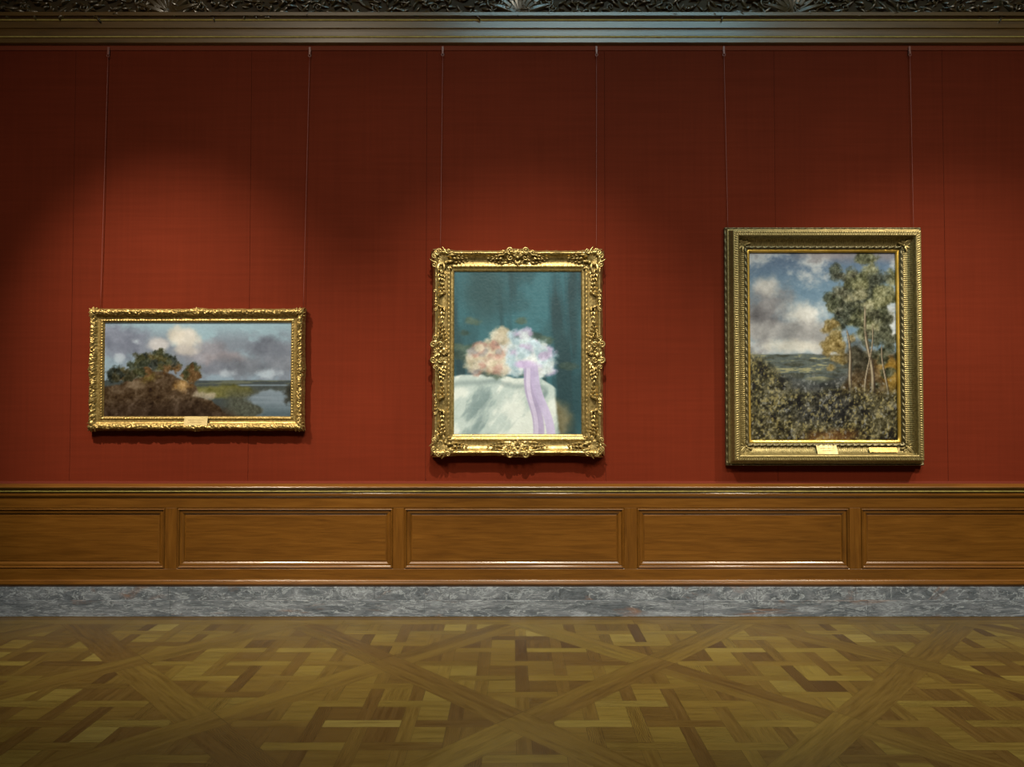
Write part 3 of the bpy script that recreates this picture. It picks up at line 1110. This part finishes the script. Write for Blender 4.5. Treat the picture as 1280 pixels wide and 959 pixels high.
def scal1(rail, a, L):
    c = np.minimum(np.abs(a - L / 2), np.minimum(a, L - a))
    return .004 * (vnoise(a * 55, a * 0 + rail * 3) - .5) + .008 * np.exp(-(c / .05) ** 2)


fm = frame_mesh('frame', x0, x1, zb, zt, prof1, relief1, M_GOLD_A, p1, 0, .0036, scal1)
fm.parent = p1
for rail in range(4):
    L = (x1 - x0) if rail % 2 == 0 else (zt - zb)
    Mf = railmap(rail, x0, x1, zb, zt, 0)
    og = Orn(Mf)
    # corner spray lying over the mitre at the start of this rail
    og.fan(.062, .062, PI * 1.25, .95, 7, .075, .022, .016, .050, .5)
    og.spray(.075, .030, 0.0, 3, .030, .034, .017, .014, .058)
    og2 = railmap((rail + 3) % 4, x0, x1, zb, zt, 0)
    Lp = (zt - zb) if rail % 2 == 0 else (x1 - x0)
    sv = og.M
    og.M = lambda a, o, h, f=og2, Lq=Lp: f(Lq - a, o, h)
    og.spray(.075, .030, 0.0, 3, .030, .034, .017, .014, .058)
    og.scroll(.028, .020, .018, PI / 2, 1.2, 1, .0055, .062)
    og.M = sv
    og.scroll(.028, .020, .018, PI / 2, 1.2, 1, .0055, .062)
    og.build('corner_ornament', M_GOLD_A, p1)
    og = Orn(Mf)
    m_ = L / 2
    og.fan(m_, .045, -PI / 2, 1.0, 7, .046, .020, .016, .054, .5)
    for sg in (1, -1):
        og.scroll(m_ + sg * .045, .022, .020, PI / 2, 1.3, -sg, .0055, .062)
        og.spray(m_ + sg * .05, .036, 0 if sg > 0 else PI, 3, .030, .032, .017, .014, .056)
    og.ball(m_, .040, .064, .010)
    og.build('center_ornament', M_GOLD_A, p1)
    if rail % 2 == 1:
        for q in (.27, .73):
            og = Orn(Mf)
            for sg in (1, -1):
                og.spray(L * q, .032, 0 if sg > 0 else PI, 3, .026, .030, .016, .012, .058)
            og.build('leaf_spray', M_GOLD_A, p1)
canvas('canvas', x0 + .106, x1 - .106, zb + .106, zt - .106, -.034, paint_wide, 300, 152, M_PAINT, p1, np.array([.88, .90, .96]))


def plate(name, xa, xb, za, zb_, h, m, parent, lines=2, notch=False, lean=0.0):
    mb = MB()
    n = 16
    bot = []; top = []
    fr, bk_ = [], []
    for i in range(n + 1):
        t = i / n
        zt_ = zb_
        if notch: zt_ = zb_ - (xb - xa) * .035 * (1 - abs(math.cos(t * PI * 4)) ** .6)
        x = xa + (xb - xa) * t
        fr.append((x, za, zt_))
    for side, yy in ((0, -h), (1, -h + .004)):
        ids = []
        for x, a, b in fr:
            ids.append((mb.vert((x, yy - (0), a)), mb.vert((x, yy - lean, b))))
        for i in range(n):
            mb.face([ids[i][0], ids[i + 1][0], ids[i + 1][1], ids[i][1]])
        if side == 0: f0 = ids
        else:
            for i in range(n):
                mb.face([f0[i][1], f0[i + 1][1], ids[i + 1][1], ids[i][1]])
                mb.face([f0[i][0], f0[i + 1][0], ids[i + 1][0], ids[i][0]])
            mb.face([f0[0][0], f0[0][1], ids[0][1], ids[0][0]])
            mb.face([f0[n][0], f0[n][1], ids[n][1], ids[n][0]])
    o = mb.build(name, m, parent)
    # illegible engraving: faint rules
    en = MB()
    w_ = xb - xa; hh = zb_ - za
    for k in range(lines):
        zc_ = za + hh * (.62 - .26 * k)
        y_ = -h - lean * (zc_ - za) / hh
        mrg = .16 if k == 0 else .24
        en.box(xa + w_ * mrg, xb - w_ * mrg, y_ - .0006, y_ + .001, zc_ - hh * .02, zc_ + hh * .02, 'x', 0)
    if lines: en.build('engraving', M_INK, o)
    return o


xa, zq = W(231, 520.8, .06); xb, zr = W(260, 532, .06)
plate('nameplate', xa, xb, zr, zq, .078, M_BRASS, p1, 2, False, -.012)
shift(p1)

# ------------------------------------------------------------------ painting 2: ornate rococo frame, centre
x0 = W(540, 440, .06)[0]; x1 = W(754.2, 440, .06)[0]; zt = W(640, 312, .06)[1]; zb = W(640, 570.5, .06)[1]
p2 = empty('painting.001', ((x0 + x1) / 2, 0, zb))
tag(p2, 'tall teal and white painting in an ornate rococo gilt frame, between the two landscapes', 'painting', G1)
prof2 = [(.006, 0), (.0, .015), (.0, .035), (.010, .05), (.016, .075), (.022, .092), (.032, .100), (.042, .094), (.050, .078), (.062, .064), (.078, .056),
         (.096, .053), (.110, .054), (.120, .056), (.126, .062), (.134, .064), (.140, .058), (.146, .050), (.152, .049), (.160, .048), (.166, .046), (.172, .036)]


def relief2(rail, a, t, L):
    c = np.abs(a - L / 2); e = np.minimum(a, L - a)
    orn = np.maximum(np.exp(-(c / .14) ** 4), np.exp(-(e / .20) ** 4))
    q = np.abs(c - L / 4 + .02)
    band = sst(.008, .018, t) * sst(.122, .104, t)
    r = foliage(a, t, 19, rail * 5.1 + 2) * .015 * band * orn
    # wrapped leaf in the middle of each plain ridge
    r += sst(.012, .02, t) * sst(.054, .044, t) * .008 * np.exp(-(q / .03) ** 2) * (.5 + .5 * np.cos(a * 2 * PI / .018))
    # carved bead run at the sight edge
    r += sst(.122, .128, t) * sst(.142, .136, t) * .0018 * np.cos(a * 2 * PI / .034)
    # diaper ground
    r += sst(.055, .065, t) * sst(.118, .108, t) * .0016 * (np.cos((a + t) * 2 * PI / .016) * np.cos((a - t) * 2 * PI / .016))
    return r


def scal2(rail, a, L):
    c = np.abs(a - L / 2); e = np.minimum(a, L - a)
    return .014 * np.exp(-(c / .10) ** 4) + .012 * np.exp(-(e / .14) ** 4) - .002 + .006 * (vnoise(a * 42, a * 0 + rail * 3.7) - .5)


frame_mesh('frame', x0, x1, zb, zt, prof2, relief2, M_GOLD_B, p2, 0, .005, scal2)
for rail in range(4):
    L = (x1 - x0) if rail % 2 == 0 else (zt - zb)
    Lp = (zt - zb) if rail % 2 == 0 else (x1 - x0)
    Mf = railmap(rail, x0, x1, zb, zt, 0)
    Mp = railmap((rail + 3) % 4, x0, x1, zb, zt, 0)
    og = Orn(Mf)
    # shell over the mitre
    og.fan(.112, .112, PI * 1.25, .80, 7, .115, .030, .022, .066, .35)
    og.fan(.128, .128, PI * .25, .7, 3, .036, .02, .012, .058, .3)
    og.ball(.108, .108, .085, .015)
    for f in (Mf, (lambda a, o, h, f_=Mp: f_(Lp - a, o, h))):
        og.M = f
        # C-scroll on the outer edge, running away from the corner
        og.scroll(.060, .022, .026, PI * .5, 1.35, 1, .0085, .098, .0)
        og.scroll(.128, .020, .022, PI * .9, 1.2, -1, .0080, .100, .05)
        og.spray(.155, .056, .12, 3, .034, .045, .024, .020, .072)
        og.spray(.165, .092, -.08, 3, .032, .040, .022, .018, .058)
        og.petal(.115, .060, -.5, .07, .026, .02, .086, .9)
        og.petal(.10, .085, .5, .07, .026, .02, .07, -.9)
        og.petal(.045, .034, PI * 1.15, .030, .022, .02, .09, .9)
    og.M = Mf
    og.build('corner_ornament', M_GOLD_B, p2)
    og = Orn(Mf)
    m_ = L / 2
    og.fan(m_, .070, -PI / 2, .95, 7, .058, .024, .022, .080, .4)
    og.fan(m_, .078, PI / 2, .9, 5, .046, .022, .018, .060, -.4)
    og.ball(m_, .070, .092, .014)
    for sg in (1, -1):
        og.scroll(m_ + sg * .058, .016, .030, PI * .5, 1.3, -sg, .0090, .098, 0)
        og.scroll(m_ + sg * .058, .070, .026, PI * 1.5, 1.2, sg, .0075, .082, 0)
        og.scroll(m_ + sg * .118, .030, .020, PI * .5, 1.2, sg, .0070, .098, .045)
        og.spray(m_ + sg * .115, .060, (0.12 if sg > 0 else PI - .12), 3, .034, .044, .024, .020, .072)
        og.spray(m_ + sg * .10, .095, (-.05 if sg > 0 else PI + .05), 3, .032, .038, .022, .017, .058)
    og.build('center_ornament', M_GOLD_B, p2)
    if rail % 2 == 1:
        for q in (.25, .75):
            og = Orn(Mf)
            og.spray(L * q - .05, .034, .0, 4, .026, .026, .016, .012, .096)
            for sg in (1, -1):
                og.spray(L * q + sg * .045, .082, 0 if sg > 0 else PI, 3, .036, .042, .024, .018, .060)
                og.petal(L * q + sg * .03, .050, PI * .5 - sg * .9, .05, .022, .018, .075, sg * .8)
            og.scroll(L * q + .07, .028, .014, PI / 2, 1.1, -1, .005, .1, .03)
            og.scroll(L * q - .07, .028, .014, PI / 2, 1.1, 1, .005, .1, .03)
            og.build('leaf_spray', M_GOLD_B, p2)
canvas('canvas', x0 + .164, x1 - .164, zb + .164, zt - .164, -.036, paint_tall, 240, 300, M_PAINT, p2, np.array([.97, .97, 1.0]))
shift(p2)

# ------------------------------------------------------------------ painting 3: deep fluted frame, right
x0 = W(906.5, 440, .03)[0]; x1 = W(1152.5, 440, .03)[0]; zt = W(640, 284.5, .03)[1]; zb = W(640, 582, .03)[1]
p3 = empty('painting.002', ((x0 + x1) / 2, 0, zb))
tag(p3, 'large upright landscape painting in a deep fluted gilt frame with a beaded rim, rightmost', 'painting', G1)
HD = .118
# back step
prof = [(.004, 0), (.0, .010), (.0, .032), (.004, .038), (.010, .038), (.014, .030), (.03, .028)]


def relief_step(rail, a, t, L):
    return sst(.0005, .002, t) * sst(.014, .010, t) * .004 * np.sign(np.sin(a * 2 * PI / .062))


frame_mesh('back_moulding', x0, x1, zb, zt, prof, relief_step, M_GOLD_D, p3, 0, .008)
prof = [(.014, .028), (.016, .044), (.020, .049), (.025, .048), (.028, .050), (.032, .056), (.036, .070), (.038, .090), (.039, .102), (.042, .112), (.048, .117), (.055, HD), (.080, HD), (.086, .115),
        (.089, .108), (.091, .098), (.096, .084), (.106, .068), (.120, .056), (.136, .049), (.150, .046)]


def relief_main(rail, a, t, L):
    bead = sst(.055, .058, t) * sst(.0745, .0715, t)
    r = bead * (.0085 * np.abs(np.sin(a * PI / .0185)) ** .7 - .0075)
    fl_ = sst(.093, .100, t) * sst(.149, .144, t)
    r = r + fl_ * .0022 * np.cos(a * 2 * PI / .0165)
    return r


frame_mesh('frame', x0, x1, zb, zt, prof, relief_main, M_GOLD_C, p3, 0, .0034)
prof = [(.149, .043), (.151, .052), (.156, .058), (.162, .060), (.168, .057), (.173, .050), (.176, .042), (.180, .036)]


def relief_rib(rail, a, t, L):
    b = sst(.149, .154, t) * sst(.176, .170, t)
    return b * .0055 * np.sin((a + (t - .162) * 1.6) * 2 * PI / .052)


frame_mesh('twisted_ribbon', x0, x1, zb, zt, prof, relief_rib, M_GOLD_D, p3, 0, .005)
prof = [(.178, .030), (.179, .039), (.182, .041), (.190, .037), (.1975, .032), (.1985, .022)]
sl = frame_mesh('slip', x0, x1, zb, zt, prof, zero, M_SLIP, p3, 0, .05)
sl['label'] = 'bright smooth gold slip around the picture'
for rail in range(4):
    Mf = railmap(rail, x0, x1, zb, zt, 0)
    og = Orn(Mf)
    og.petal(.155, .155, PI * 1.25, .088, .042, .014, .056, 0, 1.6)
    for sg in (1, -1):
        og.petal(.152, .152, PI * 1.25 + sg * .45, .075, .03, .012, .054, sg * .3, 1.6)
        og.petal(.148, .148, PI * 1.25 + sg * 1.15, .06, .026, .012, .054, sg * .5, 1.0)
        og.petal(.146, .146, PI * 1.25 + sg * 1.9, .055, .022, .012, .056, sg * .4, .8)
    og.ball(.150, .150, .062, .010)
    og.ball(.095, .095, .098, .006)
    og.build('corner_leaf', M_GOLD_C, p3)
cv = canvas('canvas', x0 + .192, x1 - .192, zb + .192, zt - .192, -.020, paint_upright, 250, 310, M_PAINT, p3)
xa, zq = W(1020.5, 556.5, .07); xb, zr = W(1046, 567.5, .07)
o = plate('nameplate', xa, xb, zr, zq, .096, M_BRASS, p3, 2, True, -.034)
o['label'] = 'pale brass nameplate with scalloped top edge'
xa, zq = W(1086, 559.5, .07); xb, zr = W(1121, 565.2, .07)
o = plate('nameplate', xa, xb, zr, zq, .086, M_BRASS2, p3, 1, False, -.018)
o['label'] = 'narrow tarnished brass plate'
shift(p3)

# ------------------------------------------------------------------ hanging wires
GW = 'wires the paintings hang from'
wl = [((136, 61), (125.5, 388), 'left wire of the pair above the wide landscape painting'),
      ((387.5, 61), (379, 388), 'right wire of the pair above the wide landscape painting'),
      ((553.5, 60), (550.5, 316), 'left wire of the pair above the teal and white painting'),
      ((745.5, 60), (745.5, 316), 'right wire of the pair above the teal and white painting'),
      ((904.5, 60), (910, 290), 'left wire of the pair above the painting in the fluted frame'),
      ((1136.5, 60), (1142, 290), 'right wire of the pair above the painting in the fluted frame')]


def wire(p0, p1_, label, i):
    xt, zt_ = W(p0[0], p0[1], .012)
    xb_, zb_ = W(p1_[0], p1_[1], .018)
    t = empty('hanging_wire' if i == 0 else 'hanging_wire.%03d' % i, (xt, -.012, zt_))
    tag(t, label, 'wire', GW)
    # hook: flat strap bent over the braid, closed by a small ring
    mb = MB()
    mb.box(-.0085, .0085, -.008, -.003, -.046, .012, 'z', .0015)
    mb.box(-.0070, .0070, -.014, -.006, -.054, -.030, 'z', .002)
    og = Orn(lambda a, o, h: (a, -.010 - h, o))
    og.tube([(.010 * math.cos(q * PI / 6), -.060 + .010 * math.sin(q * PI / 6), 0) for q in range(13)], [.0026] * 13, 6)
    off = len(mb.v)
    mb.v += og.mb.v
    for f in og.mb.f: mb.face([off + i_ for i_ in f])
    mb.build('hook', M_HOOK, t)
    og = Orn(lambda a, o, h: (a, -h, o))
    n = 14
    pts = []
    ex, ez = xb_ - xt, zb_ - zt_
    for k in range(n + 1):
        q = k / n
        pts.append((ex * q, -.060 + (ez + .060) * q, .010 - .004 * q))
    og.tube(pts, [.0021] * (n + 1), 7)
    og.build('cord', M_CORD, t)


for i, (a, b, l) in enumerate(wl): wire(a, b, l, i)

# ------------------------------------------------------------------ light
wd = bpy.data.worlds.new('World')
SC.world = wd
wd.use_nodes = True
wd.node_tree.nodes['Background'].inputs[0].default_value = (.62, .60, .55, 1)
wd.node_tree.nodes['Background'].inputs[1].default_value = .08


def area(name, loc, aim, sx_, sy_, e, col):
    l = bpy.data.lights.new(name, 'AREA')
    l.shape = 'RECTANGLE'; l.size = sx_; l.size_y = sy_; l.energy = e; l.color = col
    o = bpy.data.objects.new(name, l); COL.objects.link(o)
    o.location = loc
    d = Vector(aim) - Vector(loc)
    o.rotation_euler = d.to_track_quat('-Z', 'Y').to_euler()
    return o


def spot(name, loc, aim, e, col, ang, blend, r=.05):
    l = bpy.data.lights.new(name, 'SPOT')
    l.energy = e; l.color = col; l.spot_size = math.radians(ang); l.spot_blend = blend; l.shadow_soft_size = r
    o = bpy.data.objects.new(name, l); COL.objects.link(o)
    o.location = loc
    d = Vector(aim) - Vector(loc)
    o.rotation_euler = d.to_track_quat('-Z', 'Y').to_euler()
    return o


WARM = (1.0, .86, .66)
area('laylight', (1.3, -3.8, 6.75), (1.3, -3.8, 0), 3.8, 1.0, 135, (.45, .86, 1.0))
spot('wash_fill', (-2.6, -6.0, 6.4), (-2.4, 0, .9), 740, WARM, 76, 1.0, .35)  # three unseen wash fills, added to brighten the lower wall
spot('wash_fill', (.8, -6.0, 6.4), (.8, 0, .3), 740, WARM, 76, 1.0, .35)
spot('wash_fill', (4.2, -6.0, 6.4), (4.2, 0, .4), 900, WARM, 76, 1.0, .35)
spot('picture_spot', (-3.8, -3.1, 6.2), (-2.3, 0, .80), 2400, WARM, 43, 1.0)
spot('picture_spot', (.15, -3.1, 6.2), (.05, 0, -.1), 1850, WARM, 50, 1.0)
spot('picture_spot', (3.5, -3.1, 6.2), (2.5, 0, -.1), 520, WARM, 48, 1.0)
spot('picture_spot', (5.0, -3.1, 6.2), (2.7, 0, -.1), 1700, WARM, 48, 1.0)

SC.view_settings.view_transform = 'Standard'
SC.view_settings.look = 'None'
SC.view_settings.gamma = 1
SC.view_settings.use_curve_mapping = False
SC.view_settings.exposure = 0.0
